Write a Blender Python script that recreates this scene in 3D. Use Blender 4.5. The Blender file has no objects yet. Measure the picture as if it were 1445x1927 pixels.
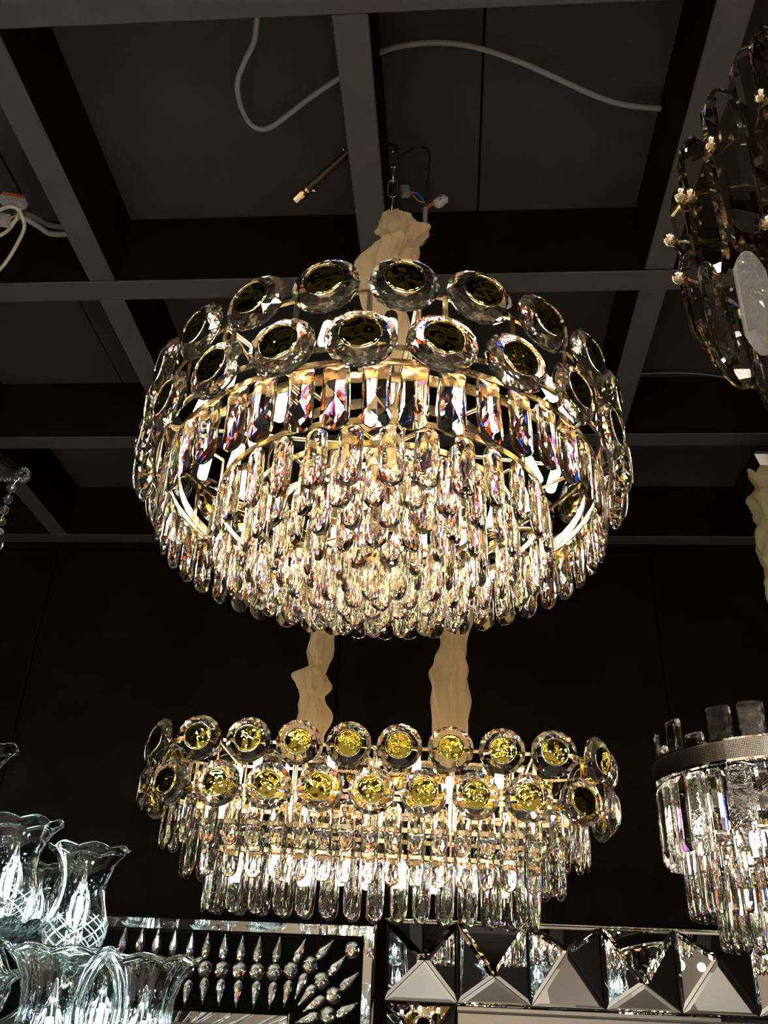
import bpy, bmesh, math, random
from mathutils import Vector, Matrix
import numpy as np

random.seed(7)
S = bpy.context.scene
COL = S.collection
PI = math.pi
EYE = 1.55                      # camera height above the floor

# ------------------------------------------------------------------ camera
F_PX, CX, CY = 1630.0, 722.5, 963.5
RIGHT = Vector((0.99697418, 0.0673295, 0.03884879))
UP = Vector((-0.00129683, -0.48529323, 0.8743505))
FWD = Vector((-0.07772264, 0.87175525, 0.4837375))
cam = bpy.data.cameras.new('camera')
cam.sensor_fit = 'VERTICAL'
cam.sensor_height = 36.0
cam.lens = F_PX * 36.0 / 1927.0
cam.clip_start, cam.clip_end = 0.02, 60
cam_ob = bpy.data.objects.new('camera', cam)
COL.objects.link(cam_ob)
cam_ob.matrix_world = Matrix(((RIGHT.x, UP.x, -FWD.x, 0), (RIGHT.y, UP.y, -FWD.y, 0), (RIGHT.z, UP.z, -FWD.z, EYE), (0, 0, 0, 1)))
S.camera = cam_ob

# ------------------------------------------------------------------ world, exposure, added fill lights for the unseen showroom
S.view_settings.view_transform = 'Standard'
S.view_settings.look = 'None'
S.view_settings.gamma = 1.0
S.view_settings.use_curve_mapping = False
S.view_settings.exposure = 0.0
W = bpy.data.worlds.new('dim_room_air')
S.world = W
W.use_nodes = True
W.node_tree.nodes['Background'].inputs[0].default_value = (1, 0.9, 0.8, 1)
W.node_tree.nodes['Background'].inputs[1].default_value = 0.004
cy = S.cycles
cy.max_bounces = 28
cy.transmission_bounces = 26
cy.glossy_bounces = 14
cy.diffuse_bounces = 2
cy.transparent_max_bounces = 16
cy.caustics_reflective = True
cy.caustics_refractive = True
cy.blur_glossy = 0.0
cy.sample_clamp_indirect = 30.0
cy.use_denoising = True


def lamp(name, loc, power, radius, color):
    l = bpy.data.lights.new(name, 'POINT')
    l.energy, l.shadow_soft_size, l.color = power, radius, color
    o = bpy.data.objects.new(name, l)
    COL.objects.link(o)
    o.location = loc
    return o


WARM, COOL = (1.0, 0.89, 0.77), (0.86, 0.94, 1.0)


def floor_fill(loc, power, size, color):
    l = bpy.data.lights.new('floor_fill', 'AREA')
    l.shape, l.size, l.energy, l.color = 'DISK', size, power, color
    o = bpy.data.objects.new('floor_fill', l)
    COL.objects.link(o)
    o.location = loc
    return o


for x, y, p, c in ((-1.4, -1.3, 60, COOL), (0.2, -1.3, 60, WARM), (1.7, -1.3, 60, WARM), (-1.4, -3.0, 60, WARM), (0.2, -3.0, 60, WARM), (1.7, -3.0, 60, COOL)):  # unseen area fills added to brighten the floor, its bounce and the crystals
    floor_fill((x, y, EYE + 1.58), p, 0.45, c)
for x, y, z, p, c in ((0.95, -0.9, 0.25, 9, WARM), (-1.1, -0.7, 0.25, 9, COOL), (1.05, -0.35, 0.55, 3, WARM), (2.05, 0.5, -0.1, 5, WARM), (-1.9, 0.9, -0.25, 5, COOL), (0.0, -2.2, 0.4, 8, WARM), (1.6, -2.4, 0.3, 8, WARM), (-1.7, -2.4, 0.3, 8, WARM)):  # unseen point fills added in place of other lit chandeliers
    lamp('showroom_fill', (x, y, EYE + z), p, 0.035, c)


# ------------------------------------------------------------------ helpers
def at(px, py, Y):
    """point at room depth Y that shows at the photograph's (px, py)"""
    d = RIGHT * ((px - CX) / F_PX) + UP * ((CY - py) / F_PX) + FWD
    d = d * (Y / d.y)
    return Vector((d.x, d.y, d.z + EYE))


def atz(px, py, z):
    d = RIGHT * ((px - CX) / F_PX) + UP * ((CY - py) / F_PX) + FWD
    d = d * (z / d.z)
    return Vector((d.x, d.y, d.z + EYE))


def link_mesh(name, me, parent=None, loc=None, rot=None, mw=None):
    o = bpy.data.objects.new(name, me)
    COL.objects.link(o)
    if parent is not None:
        o.parent = parent
    if mw is not None:
        o.matrix_local = mw
    else:
        if loc is not None:
            o.location = loc
        if rot is not None:
            o.rotation_euler = rot
    return o


def tag(o, label=None, cat=None, group=None, kind=None):
    if label:
        o['label'] = label
    if cat:
        o['category'] = cat
    if group:
        o['group'] = group
    if kind:
        o['kind'] = kind
    return o


def empty(name, label, cat, loc=(0, 0, 0), mw=None, group=None):
    o = bpy.data.objects.new(name, None)
    COL.objects.link(o)
    o.empty_display_size = 0.05
    if mw is not None:
        o.matrix_world = mw
    else:
        o.location = loc
    return tag(o, label, cat, group)


class MB:
    """collects simple solids and builds one mesh"""

    def __init__(self):
        self.v, self.f, self.m, self.s = [], [], [], []

    def add(self, v, f, m=0, smooth=False):
        n = len(self.v)
        self.v += [tuple(p) for p in v]
        for q in f:
            self.f.append(tuple(n + i for i in q))
            self.m.append(m)
            self.s.append(smooth)
        return self

    def box(self, a, b, m=0):
        (x0, y0, z0), (x1, y1, z1) = a, b
        v = [(x0, y0, z0), (x1, y0, z0), (x1, y1, z0), (x0, y1, z0), (x0, y0, z1), (x1, y0, z1), (x1, y1, z1), (x0, y1, z1)]
        return self.add(v, [(3, 2, 1, 0), (4, 5, 6, 7), (0, 1, 5, 4), (1, 2, 6, 5), (2, 3, 7, 6), (3, 0, 4, 7)], m)

    def tube(self, pts, r, n=8, closed=False, m=0, caps=True, smooth=True):
        pts = [Vector(p) for p in pts]
        k = len(pts)
        rr = r if isinstance(r, (list, tuple)) else [r] * k
        V = []
        prev = None
        for i, p in enumerate(pts):
            if closed:
                t = pts[(i + 1) % k] - pts[i - 1]
            else:
                t = pts[min(i + 1, k - 1)] - pts[max(i - 1, 0)]
            t.normalize()
            if prev is None:
                a = Vector((0, 0, 1)) if abs(t.z) < 0.9 else Vector((1, 0, 0))
                u = t.cross(a).normalized()
            else:
                u = (prev - t * prev.dot(t)).normalized()
            prev = u
            w = t.cross(u)
            for j in range(n):
                c = 2 * PI * j / n
                V.append(p + (u * math.cos(c) + w * math.sin(c)) * rr[i])
        Fc = []
        for i in range(k if closed else k - 1):
            for j in range(n):
                a, b = i * n + j, i * n + (j + 1) % n
                c, d = ((i + 1) % k) * n + (j + 1) % n, ((i + 1) % k) * n + j
                Fc.append((a, b, c, d))
        self.add(V, Fc, m, smooth)
        if caps and not closed:
            self.add(V[:n], [tuple(range(n - 1, -1, -1))], m)
            self.add(V[-n:], [tuple(range(n))], m)
        return self

    def lathe(self, prof, n=24, m=0, closed=False, smooth=True, wave=None):
        V, Fc = [], []
        k = len(prof)
        for i, (r, z) in enumerate(prof):
            for j in range(n):
                c = 2 * PI * j / n
                r2, z2 = wave(r, z, c) if wave else (r, z)
                V.append((r2 * math.cos(c), r2 * math.sin(c), z2))
        for i in range(k if closed else k - 1):
            for j in range(n):
                Fc.append((i * n + j, i * n + (j + 1) % n, ((i + 1) % k) * n + (j + 1) % n, ((i + 1) % k) * n + j))
        return self.add(V, Fc, m, smooth)

    def ring(self, path, h0, h1, t0, t1, m=0):
        """rectangular bar swept along a closed plan path [(x, y, nx, ny)]; t0..t1 along the outward normal, h0..h1 in z"""
        V, Fc = [], []
        k = len(path)
        for x, y, nx, ny in path:
            for t, h in ((t0, h0), (t1, h0), (t1, h1), (t0, h1)):
                V.append((x + nx * t, y + ny * t, h))
        for i in range(k):
            i2 = (i + 1) % k
            for j in range(4):
                Fc.append((i * 4 + j, i * 4 + (j + 1) % 4, i2 * 4 + (j + 1) % 4, i2 * 4 + j))
        return self.add(V, Fc, m)

    def mesh(self, name, *mats):
        me = bpy.data.meshes.new(name)
        me.from_pydata(self.v, [], self.f)
        for mt in mats:
            me.materials.append(mt)
        me.polygons.foreach_set('material_index', self.m)
        me.polygons.foreach_set('use_smooth', self.s)
        me.update()
        return me


def recalc(me):
    bm = bmesh.new()
    bm.from_mesh(me)
    bmesh.ops.recalc_face_normals(bm, faces=bm.faces)
    bm.to_mesh(me)
    bm.free()
    return me


def gem(name, pts, mat):
    """faceted solid: the convex hull of its corner points"""
    bm = bmesh.new()
    for p in pts:
        bm.verts.new(p)
    r = bmesh.ops.convex_hull(bm, input=bm.verts)
    bmesh.ops.delete(bm, geom=[g for g in set(r['geom_interior'] + r['geom_unused']) if isinstance(g, bmesh.types.BMVert)], context='VERTS')
    bmesh.ops.recalc_face_normals(bm, faces=bm.faces)
    me = bpy.data.meshes.new(name)
    bm.to_mesh(me)
    bm.free()
    me.materials.append(mat)
    return me


def circle(r, n=96):
    return [(r * math.sin(a), -r * math.cos(a), math.sin(a), -math.cos(a)) for a in (2 * PI * i / n for i in range(n))]


def stadium(s, b, step=0.012):
    """closed plan path, straight half-length s, end radius b; starts at the middle of the front and runs to +x"""
    per = 4 * s + 2 * PI * b
    n = int(per / step)
    return [stad_at(s, b, per * i / n) for i in range(n)]


def stad_at(s, b, d):
    per = 4 * s + 2 * PI * b
    d %= per
    if d < s:
        return (d, -b, 0, -1)
    d -= s
    if d < PI * b:
        a = d / b
        return (s + b * math.sin(a), -b * math.cos(a), math.sin(a), -math.cos(a))
    d -= PI * b
    if d < 2 * s:
        return (s - d, b, 0, 1)
    d -= 2 * s
    if d < PI * b:
        a = d / b
        return (-s - b * math.sin(a), b * math.cos(a), -math.sin(a), math.cos(a))
    d -= PI * b
    return (-s + d, -b, 0, -1)


def face_out(x, y, z, nx, ny, yaw=0.0, tilt=0.0):
    """matrix that stands a part (its front is -Y) at x, y, z with the front turned along (nx, ny)"""
    return Matrix.Translation((x, y, z)) @ Matrix.Rotation(math.atan2(nx, -ny) + yaw, 4, 'Z') @ Matrix.Rotation(tilt, 4, 'Y')


# ------------------------------------------------------------------ materials
def new_mat(name):
    m = bpy.data.materials.new(name)
    m.use_nodes = True
    nt = m.node_tree
    for n in list(nt.nodes):
        nt.nodes.remove(n)
    out = nt.nodes.new('ShaderNodeOutputMaterial')
    return m, nt, out


def node(nt, typ, **kw):
    n = nt.nodes.new(typ)
    for k, v in kw.items():
        if k.startswith('in_'):
            key = k[3:]
            key = int(key) if key.isdigit() else key
            n.inputs[key].default_value = v
        else:
            setattr(n, k, v)
    return n


def principled(name, color, rough=0.5, metal=0.0, bump=None, var=None, spec=0.5):
    m, nt, out = new_mat(name)
    b = node(nt, 'ShaderNodeBsdfPrincipled')
    b.inputs['Base Color'].default_value = (*color, 1)
    b.inputs['Roughness'].default_value = rough
    b.inputs['Metallic'].default_value = metal
    b.inputs['Specular IOR Level'].default_value = spec
    nt.links.new(b.outputs[0], out.inputs[0])
    tc = node(nt, 'ShaderNodeTexCoord')
    if var:                                     # (scale, lighter colour, detail)
        nz = node(nt, 'ShaderNodeTexNoise')
        nz.inputs['Scale'].default_value = var[0]
        nz.inputs['Detail'].default_value = 6
        nt.links.new(tc.outputs['Object'], nz.inputs['Vector'])
        mx = node(nt, 'ShaderNodeMixRGB')
        mx.inputs[1].default_value = (*color, 1)
        mx.inputs[2].default_value = (*var[1], 1)
        nt.links.new(nz.outputs['Fac'], mx.inputs[0])
        nt.links.new(mx.outputs[0], b.inputs['Base Color'])
    if bump:                                    # (scale, strength, distance, distortion)
        nz = node(nt, 'ShaderNodeTexNoise')
        nz.inputs['Scale'].default_value = bump[0]
        nz.inputs['Detail'].default_value = 2
        nz.inputs['Distortion'].default_value = bump[3] if len(bump) > 3 else 0
        nt.links.new(tc.outputs['Object'], nz.inputs['Vector'])
        bp = node(nt, 'ShaderNodeBump')
        bp.inputs['Strength'].default_value = bump[1]
        bp.inputs['Distance'].default_value = bump[2]
        nt.links.new(nz.outputs['Fac'], bp.inputs['Height'])
        nt.links.new(bp.outputs[0], b.inputs['Normal'])
    return m


def crystal_mat(name, tint=(1, 1, 1), spread=0.09, share=0.09, rough=0.0, ior=1.56, bump=None):
    """cut lead crystal: clear glass plus a little of each colour refracted at its own index (dispersion)"""
    m, nt, out = new_mat(name)
    k = 1 - 3 * share
    shader = node(nt, 'ShaderNodeBsdfGlass')
    # the three coloured shares add up to white together with the clear one
    shader.inputs['Color'].default_value = (*[c * (1 - share) for c in tint], 1)
    shader.inputs['IOR'].default_value = ior
    shader.inputs['Roughness'].default_value = rough
    nrm = None
    if bump:
        tc = node(nt, 'ShaderNodeTexCoord')
        nz = node(nt, 'ShaderNodeTexNoise')
        nz.inputs['Scale'].default_value = bump[0]
        nz.inputs['Detail'].default_value = 3
        nt.links.new(tc.outputs['Object'], nz.inputs['Vector'])
        bp = node(nt, 'ShaderNodeBump')
        bp.inputs['Strength'].default_value = bump[1]
        bp.inputs['Distance'].default_value = bump[2]
        nt.links.new(nz.outputs['Fac'], bp.inputs['Height'])
        nrm = bp.outputs[0]
        nt.links.new(nrm, shader.inputs['Normal'])
    cur = shader.outputs[0]
    if share > 0:
        for c, di in (((1, 0.12, 0.02), -spread), ((0.1, 1, 0.15), 0.0), ((0.05, 0.15, 1), spread)):
            g = node(nt, 'ShaderNodeBsdfRefraction')
            g.inputs['Color'].default_value = (*[share * a * b for a, b in zip(c, tint)], 1)
            g.inputs['IOR'].default_value = ior + di
            g.inputs['Roughness'].default_value = rough
            if nrm:
                nt.links.new(nrm, g.inputs['Normal'])
            a = node(nt, 'ShaderNodeAddShader')
            nt.links.new(cur, a.inputs[0])
            nt.links.new(g.outputs[0], a.inputs[1])
            cur = a.outputs[0]
    nt.links.new(cur, out.inputs[0])
    return m


def emit_mat(name, color, strength):
    m, nt, out = new_mat(name)
    e = node(nt, 'ShaderNodeEmission')
    e.inputs[0].default_value = (*color, 1)
    e.inputs[1].default_value = strength
    nt.links.new(e.outputs[0], out.inputs[0])
    return m


def sheer_mat(name, color, clear=0.42):
    """organza: part open weave, part cloth that scatters light both ways"""
    m, nt, out = new_mat(name)
    d = node(nt, 'ShaderNodeBsdfDiffuse')
    d.inputs[0].default_value = (*color, 1)
    t = node(nt, 'ShaderNodeBsdfTranslucent')
    t.inputs[0].default_value = (*color, 1)
    tc = node(nt, 'ShaderNodeTexCoord')
    mp = node(nt, 'ShaderNodeMapping')
    mp.inputs['Scale'].default_value = (1, 1, .35)
    nt.links.new(tc.outputs['Object'], mp.inputs['Vector'])
    nz = node(nt, 'ShaderNodeTexNoise')
    nz.inputs['Scale'].default_value = 55
    nz.inputs['Detail'].default_value = 3
    nz.inputs['Distortion'].default_value = 1.2
    nt.links.new(mp.outputs[0], nz.inputs['Vector'])
    bp = node(nt, 'ShaderNodeBump')
    bp.inputs['Strength'].default_value = .9
    bp.inputs['Distance'].default_value = .006
    nt.links.new(nz.outputs['Fac'], bp.inputs['Height'])
    nt.links.new(bp.outputs[0], d.inputs['Normal'])
    nt.links.new(bp.outputs[0], t.inputs['Normal'])
    a = node(nt, 'ShaderNodeMixShader')
    a.inputs[0].default_value = 0.45
    nt.links.new(d.outputs[0], a.inputs[1])
    nt.links.new(t.outputs[0], a.inputs[2])
    tr = node(nt, 'ShaderNodeBsdfTransparent')
    tr.inputs[0].default_value = (1, 0.93, 0.8, 1)
    # the open weave closes up where the cloth is seen edge-on
    lw = node(nt, 'ShaderNodeLayerWeight')
    lw.inputs['Blend'].default_value = 0.35
    mr = node(nt, 'ShaderNodeMapRange')
    mr.inputs['To Min'].default_value = clear
    mr.inputs['To Max'].default_value = 0.05
    nt.links.new(lw.outputs['Facing'], mr.inputs['Value'])
    x = node(nt, 'ShaderNodeMixShader')
    nt.links.new(mr.outputs[0], x.inputs[0])
    nt.links.new(a.outputs[0], x.inputs[1])
    nt.links.new(tr.outputs[0], x.inputs[2])
    nt.links.new(x.outputs[0], out.inputs[0])
    return m


CRYSTAL = crystal_mat('cut_crystal', (1, 0.985, 0.96))
COOL_CRYSTAL = crystal_mat('cut_crystal_clear', (0.98, 1, 1))
SMOKE_CRYSTAL = crystal_mat('smoke_crystal', (0.90, 0.86, 0.80), 0.05, 0.06)
HAMMERED = crystal_mat('hammered_glass', (1, 0.99, 0.97), 0.03, 0.0, 0.0, 1.5, (55, 0.5, 0.004))
BLOWN = crystal_mat('blown_glass', (0.97, 1, 1), 0.0, 0.0, 0.0, 1.5)
GOLD = principled('brushed_gold', (0.90, 0.70, 0.45), 0.2, 1.0)
GOLD_FOIL = principled('gold_mirror_foil', (0.66, 0.53, 0.10), 0.02, 1.0)
CHROME = principled('polished_chrome', (0.88, 0.86, 0.85), 0.07, 1.0)
MIRROR = principled('silvered_mirror', (0.90, 0.90, 0.89), 0.005, 1.0)
BLACK_PANE = principled('black_backed_glass', (0.003, 0.003, 0.003), 0.6, 0.0, spec=0.04)
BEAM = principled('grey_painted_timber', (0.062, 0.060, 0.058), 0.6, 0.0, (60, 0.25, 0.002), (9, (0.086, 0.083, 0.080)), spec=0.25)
FLANK = principled('black_brown_timber', (0.006, 0.0042, 0.0034), 0.75, 0.0, (60, 0.2, 0.002), (5, (0.009, 0.006, 0.0048)), spec=0.08)
PANEL = principled('dark_painted_board', (0.036, 0.034, 0.0345), 0.7, 0.0, (120, 0.2, 0.001), (7, (0.052, 0.049, 0.049)), spec=0.12)
WALLP = principled('black_wall_board', (0.0062, 0.0052, 0.0047), 0.75, 0.0, (90, 0.15, 0.001), (4, (0.0078, 0.0064, 0.0058)), spec=0.05)
GAP = principled('board_joint', (0.008, 0.007, 0.006), 0.9, spec=0.1)
FLOORM = principled('beige_floor_tile', (0.30, 0.275, 0.235), 0.4, 0.0, None, (3, (0.36, 0.33, 0.28)))
WALLB = principled('beige_wall', (0.19, 0.155, 0.115), 0.7)
STANDIN = principled('dark_brown_standin', (0.07, 0.042, 0.026), 0.35, 0.0, None, (5, (0.10, 0.06, 0.036)))  # brown of the slabs that stand in for reflected furniture
CABLE = principled('grey_white_cable', (0.24, 0.225, 0.225), 0.45)
CREAM = principled('cream_wire', (0.62, 0.56, 0.42), 0.4)
BLACKW = principled('black_wire', (0.015, 0.015, 0.015), 0.4)
COPPER = principled('copper_wire', (0.75, 0.30, 0.10), 0.35, 0.6)
BLUEW = principled('blue_wire', (0.04, 0.12, 0.5), 0.4)
BROWNW = principled('brown_wire', (0.35, 0.10, 0.03), 0.4)
PLASTIC = principled('white_plastic', (0.42, 0.41, 0.40), 0.4)
AMBER = principled('orange_plastic', (0.6, 0.16, 0.03), 0.4)
BRONZE = principled('dark_bronze_tube', (0.06, 0.038, 0.022), 0.4, 0.7)
DARKM = principled('dark_metal', (0.03, 0.028, 0.027), 0.35, 0.8)
ORGANZA = sheer_mat('peach_organza', (0.97, 0.76, 0.46), 0.46)
IVORY = sheer_mat('ivory_organza', (0.80, 0.72, 0.42), 0.40)
LED_ON = emit_mat('warm_led', (1.0, 0.94, 0.85), 24)
LED_BODY = emit_mat('led_phosphor', (1.0, 0.86, 0.64), 5)
FLAME_ON = emit_mat('white_filament', (0.93, 0.97, 1.0), 120)

# ------------------------------------------------------------------ the room shell
YW = 3.17                     # back wall
ZB, ZT = EYE + 1.6, EYE + 1.83  # underside of the timber grid, ceiling boards
X0, X1, YB = -2.75, 2.75, -4.2


def solid(name, a, b, mat, parent=None, kind='structure'):
    o = link_mesh(name, MB().box(a, b).mesh(name, mat), parent)
    if kind and parent is None:
        o['kind'] = kind
    return o


flo = solid('floor', (X0, YB, -0.05), (X1, YW + 0.1, 0), FLOORM)
for a, b in ((0.08, 0.36), (0.62, 1.5)):  # unseen brown slabs added in place of furniture reflected by the pyramid mirror
    solid('furniture_standin', (a, -0.3, 0), (b, 2.3, 0.006), STANDIN, flo)
solid('wall_left', (X0 - 0.1, YB, 0), (X0, YW + 0.1, ZT + 0.1), WALLP)
solid('wall_right', (X1, YB, 0), (X1 + 0.1, YW + 0.1, ZT + 0.1), WALLP)
solid('wall_front', (X0, YB - 0.1, 0), (X1, YB, ZT + 0.1), WALLB)
ceil = solid('ceiling', (X0, YB, ZT + 0.012), (X1, YW + 0.1, ZT + 0.1), GAP)
xs = [-2.75, -2.37, -1.15, 0.069, 1.29, 2.51, 2.75]
for i in range(len(xs) - 1):
    for ya, yb in ((-4.2, -2.0), (-2.0, 0.44), (0.44, 3.17)):
        solid('ceiling_panel', (xs[i] + 0.003, ya + 0.002, ZT), (xs[i + 1] - 0.003, yb - 0.002, ZT + 0.013), PANEL, ceil)
wall = solid('wall_back', (X0, YW + 0.012, 0), (X1, YW + 0.1, ZT + 0.1), GAP)
wx = [-2.75, -1.65, -0.43, 0.787, 2.01, 2.75]
for i in range(len(wx) - 1):
    me = MB().box((wx[i] + 0.003, YW - 0.001, 0), (wx[i + 1] - 0.003, YW + 0.013, EYE + 1.573)).mesh('wall_panel', WALLP)
    link_mesh('wall_panel', me, wall)
    solid('wall_panel', (wx[i] + 0.002, YW + 0.004, EYE + 1.58), (wx[i + 1] - 0.002, YW + 0.013, ZT), WALLP, wall)

# timber grid under the ceiling
BW = 0.07
cross_y = (-0.56, 0.175, 0.925, 1.675, 2.40, 3.115)
long_x = (-2.32, -1.62, -0.915, -0.192, 0.516, 1.235, 1.95)
n_trim = 0


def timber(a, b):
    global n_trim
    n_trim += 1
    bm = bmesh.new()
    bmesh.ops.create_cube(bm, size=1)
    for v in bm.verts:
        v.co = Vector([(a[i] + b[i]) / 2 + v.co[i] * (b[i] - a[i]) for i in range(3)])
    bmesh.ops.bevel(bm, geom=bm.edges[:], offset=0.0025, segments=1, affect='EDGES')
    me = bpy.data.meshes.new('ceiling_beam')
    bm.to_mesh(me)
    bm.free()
    me.materials.append(BEAM)                # planed and painted underside, darker black-brown flanks
    me.materials.append(FLANK)
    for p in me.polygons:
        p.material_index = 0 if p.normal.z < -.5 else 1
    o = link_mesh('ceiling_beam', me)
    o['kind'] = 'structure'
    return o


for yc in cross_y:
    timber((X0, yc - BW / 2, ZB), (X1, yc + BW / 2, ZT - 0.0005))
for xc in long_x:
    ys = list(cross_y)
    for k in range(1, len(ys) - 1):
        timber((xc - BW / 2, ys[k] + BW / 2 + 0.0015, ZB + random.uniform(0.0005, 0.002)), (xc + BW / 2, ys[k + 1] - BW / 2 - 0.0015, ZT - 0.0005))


# ------------------------------------------------------------------ crystal shapes
def pendant_points(w, L, t, top, tip, seed):
    """flat cut drop that hangs from z=0 down to -L: chamfered square top, straight sides, round foot"""
    rnd = random.Random(seed)
    half = [(top * .78, 0), (top, -.035 * L), (1 - (1 - top) * .3, -.42 * L), (1, -.80 * L), (.93, -.88 * L), (.72, -.945 * L), (.40, -.985 * L)]
    pts = []
    for s in (-1, 1):
        for y in (-.16 * t, .16 * t):
            for fx, z in half:
                pts.append((s * fx * w / 2, y, z))
    for y in (-.16 * t, .16 * t):
        pts.append((0, y, -L))
    for sy in (-1, 1):                       # big crossing facets of the front and back
        j = lambda a: rnd.uniform(-a, a)
        pts += [(j(.1) * w, sy * .40 * t, (-.08 + j(.02)) * L), (-.33 * w + j(.04) * w, sy * .36 * t, (-.22 + j(.05)) * L),
                (.33 * w + j(.04) * w, sy * .36 * t, (-.26 + j(.05)) * L), (j(.06) * w, sy * .5 * t, (-.45 + j(.06)) * L),
                (-.32 * w + j(.04) * w, sy * .38 * t, (-.70 + j(.05)) * L), (.32 * w + j(.04) * w, sy * .38 * t, (-.74 + j(.05)) * L),
                (j(.08) * w, sy * .36 * t, (-.86 + j(.02)) * L)]
    return pts


def almond_points(w, L, t, seed):
    """almond drop covered with lozenge facets"""
    rnd = random.Random(seed)
    pts = [(0, 0, 0), (0, 0, -L)]
    rows = ((.02, .40), (.12, .60), (.25, .76), (.40, .90), (.55, .985), (.70, 1.0), (.82, .90), (.91, .68), (.975, .36))
    for i, (z, f) in enumerate(rows):
        n = 10
        for k in range(n):
            a = 2 * PI * (k + .5 * (i % 2)) / n
            pts.append((f * w / 2 * math.cos(a) * (1 + rnd.uniform(-.02, .02)), f * t / 2 * math.sin(a) * (1 + rnd.uniform(-.04, .04)), -z * L))
    return pts


def pendants(name, w, L, t, top, tip, n, mat):
    return [gem(name, pendant_points(w, L, t, top, tip, k * 13 + int(w * 1e4)), mat) for k in range(n)]


def almonds(name, w, L, t, n, mat):
    return [gem(name, almond_points(w, L, t, k * 17 + int(w * 1e4)), mat) for k in range(n)]


def bar_points(w, L, t, seed):
    """long round-ended prism with narrow facets"""
    rnd = random.Random(seed)
    pts = []
    for z, f in ((0, .62), (-.05 * L, .95), (-.12 * L, 1), (-.85 * L, 1), (-.93 * L, .86), (-.975 * L, .58), (-L, .22)):
        for k in range(10):
            a = 2 * PI * (k + .5) / 10
            pts.append((f * w / 2 * math.cos(a) * (1 + rnd.uniform(-.015, .015)), f * t / 2 * math.sin(a) * (1 + rnd.uniform(-.03, .03)), z))
    return pts


def lozenge_bar(w, L, t, seed):
    """flat round-ended bar whose faces carry lozenge facets"""
    rnd = random.Random(seed)
    pts = []
    rows = ((0, .30), (.03, .72), (.10, .94), (.24, .985), (.38, 1.0), (.52, 1.01), (.66, 1.01), (.79, .985), (.89, .90), (.955, .66), (.99, .30))
    for i, (z, f) in enumerate(rows):
        for k in range(10):
            a = 2 * PI * (k + .5 * (i % 2)) / 10
            pts.append((f * w / 2 * math.cos(a) * (1 + rnd.uniform(-.012, .012)), f ** .5 * t / 2 * (1 - (2 * z - 1) ** 4 * .4) * math.sin(a) * (1 + rnd.uniform(-.03, .03)), -z * L))
    return pts


def disc_meshes():
    """brilliant-cut round crystal (front is -Y) with a flat table, and the gold foil set on the table"""
    R, n = 0.0495, 16
    pts = []
    for k in range(n):
        a = 2 * PI * k / n
        b = 2 * PI * (k + .5) / n
        pts += [(R * math.cos(a), .002, R * math.sin(a)), (R * math.cos(a), -.001, R * math.sin(a))]
        pts += [(.040 * math.cos(b), -.0085, .040 * math.sin(b)), (.029 * math.cos(a), -.0125, .029 * math.sin(a))]
        pts += [(.036 * math.cos(b), .0085, .036 * math.sin(b))]
        if k % 2 == 0:
            pts.append((.017 * math.cos(b), .0125, .017 * math.sin(b)))
    d = gem('crystal_disc', pts, CRYSTAL)
    foils = []
    for q in range(4):
        rnd = random.Random(q)
        m = MB()
        nr, ns = 7, 32
        V = [(0, -.0150, 0)]
        p = [rnd.uniform(0, 6.28) for _ in range(4)]
        for i in range(1, nr + 1):
            f = i / nr
            for j in range(ns):
                a = 2 * PI * j / ns
                dep = -.0150 + .0016 * f * f + .0007 * math.sin(2 * a + p[0] + 4 * f) * f * (1 - f) * 3 + .0005 * math.sin(3 * a + p[1] - 4 * f) * f * (1 - f) * 3
                V.append((.0278 * f * math.cos(a), dep, .0278 * f * math.sin(a)))
        Fc = [(0, 1 + j, 1 + (j + 1) % ns) for j in range(ns)]
        for i in range(nr - 1):
            for j in range(ns):
                Fc.append((1 + i * ns + j, 1 + (i + 1) * ns + j, 1 + (i + 1) * ns + (j + 1) % ns, 1 + i * ns + (j + 1) % ns))
        k = len(V)
        for j in range(ns):
            a = 2 * PI * j / ns
            V.append((.0278 * math.cos(a), -.0127, .0278 * math.sin(a)))
        for j in range(ns):
            Fc.append((1 + (nr - 1) * ns + j, k + j, k + (j + 1) % ns, 1 + (nr - 1) * ns + (j + 1) % ns))
        Fc.append(tuple(range(k, k + ns)))
        m.add(V, Fc, 0, True)
        rim = [(.0287 * math.cos(2 * PI * j / 40), -.0137, .0287 * math.sin(2 * PI * j / 40)) for j in range(40)]
        m.tube(rim, .0009, 6, closed=True, m=1)
        foils.append(recalc(m.mesh('gold_mirror_disc', GOLD_FOIL, CHROME)))
    return d, foils


DISC, FOILS = disc_meshes()


def corn_bulb():
    """small G9 style LED lamp: a stub carrying rows of square LEDs, hanging from z=0"""
    m = MB()
    r, L = 0.0085, 0.052
    m.tube([(0, 0, 0), (0, 0, -L)], r, 8, m=0, smooth=False)
    for i in range(8):
        a = 2 * PI * (i + .5) / 8
        u, t = Vector((math.cos(a), math.sin(a), 0)), Vector((-math.sin(a), math.cos(a), 0))
        for k in range(7):
            c = u * (r * .924 + .0012) + Vector((0, 0, -.006 - k * .0067))
            h = .0023
            m.add([c - t * h - Vector((0, 0, h)), c + t * h - Vector((0, 0, h)), c + t * h + Vector((0, 0, h)), c - t * h + Vector((0, 0, h))], [(0, 1, 2, 3)], 1)
    c = Vector((0, 0, -L - .0008))
    h = .004
    m.add([c + Vector((-h, -h, 0)), c + Vector((-h, h, 0)), c + Vector((h, h, 0)), c + Vector((h, -h, 0))], [(0, 1, 2, 3)], 1)
    m.tube([(0, 0, .016), (0, 0, 0)], .0095, 8, m=2)
    return m.mesh('led_bulb', LED_BODY, LED_ON, GOLD)


BULB = corn_bulb()


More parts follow.
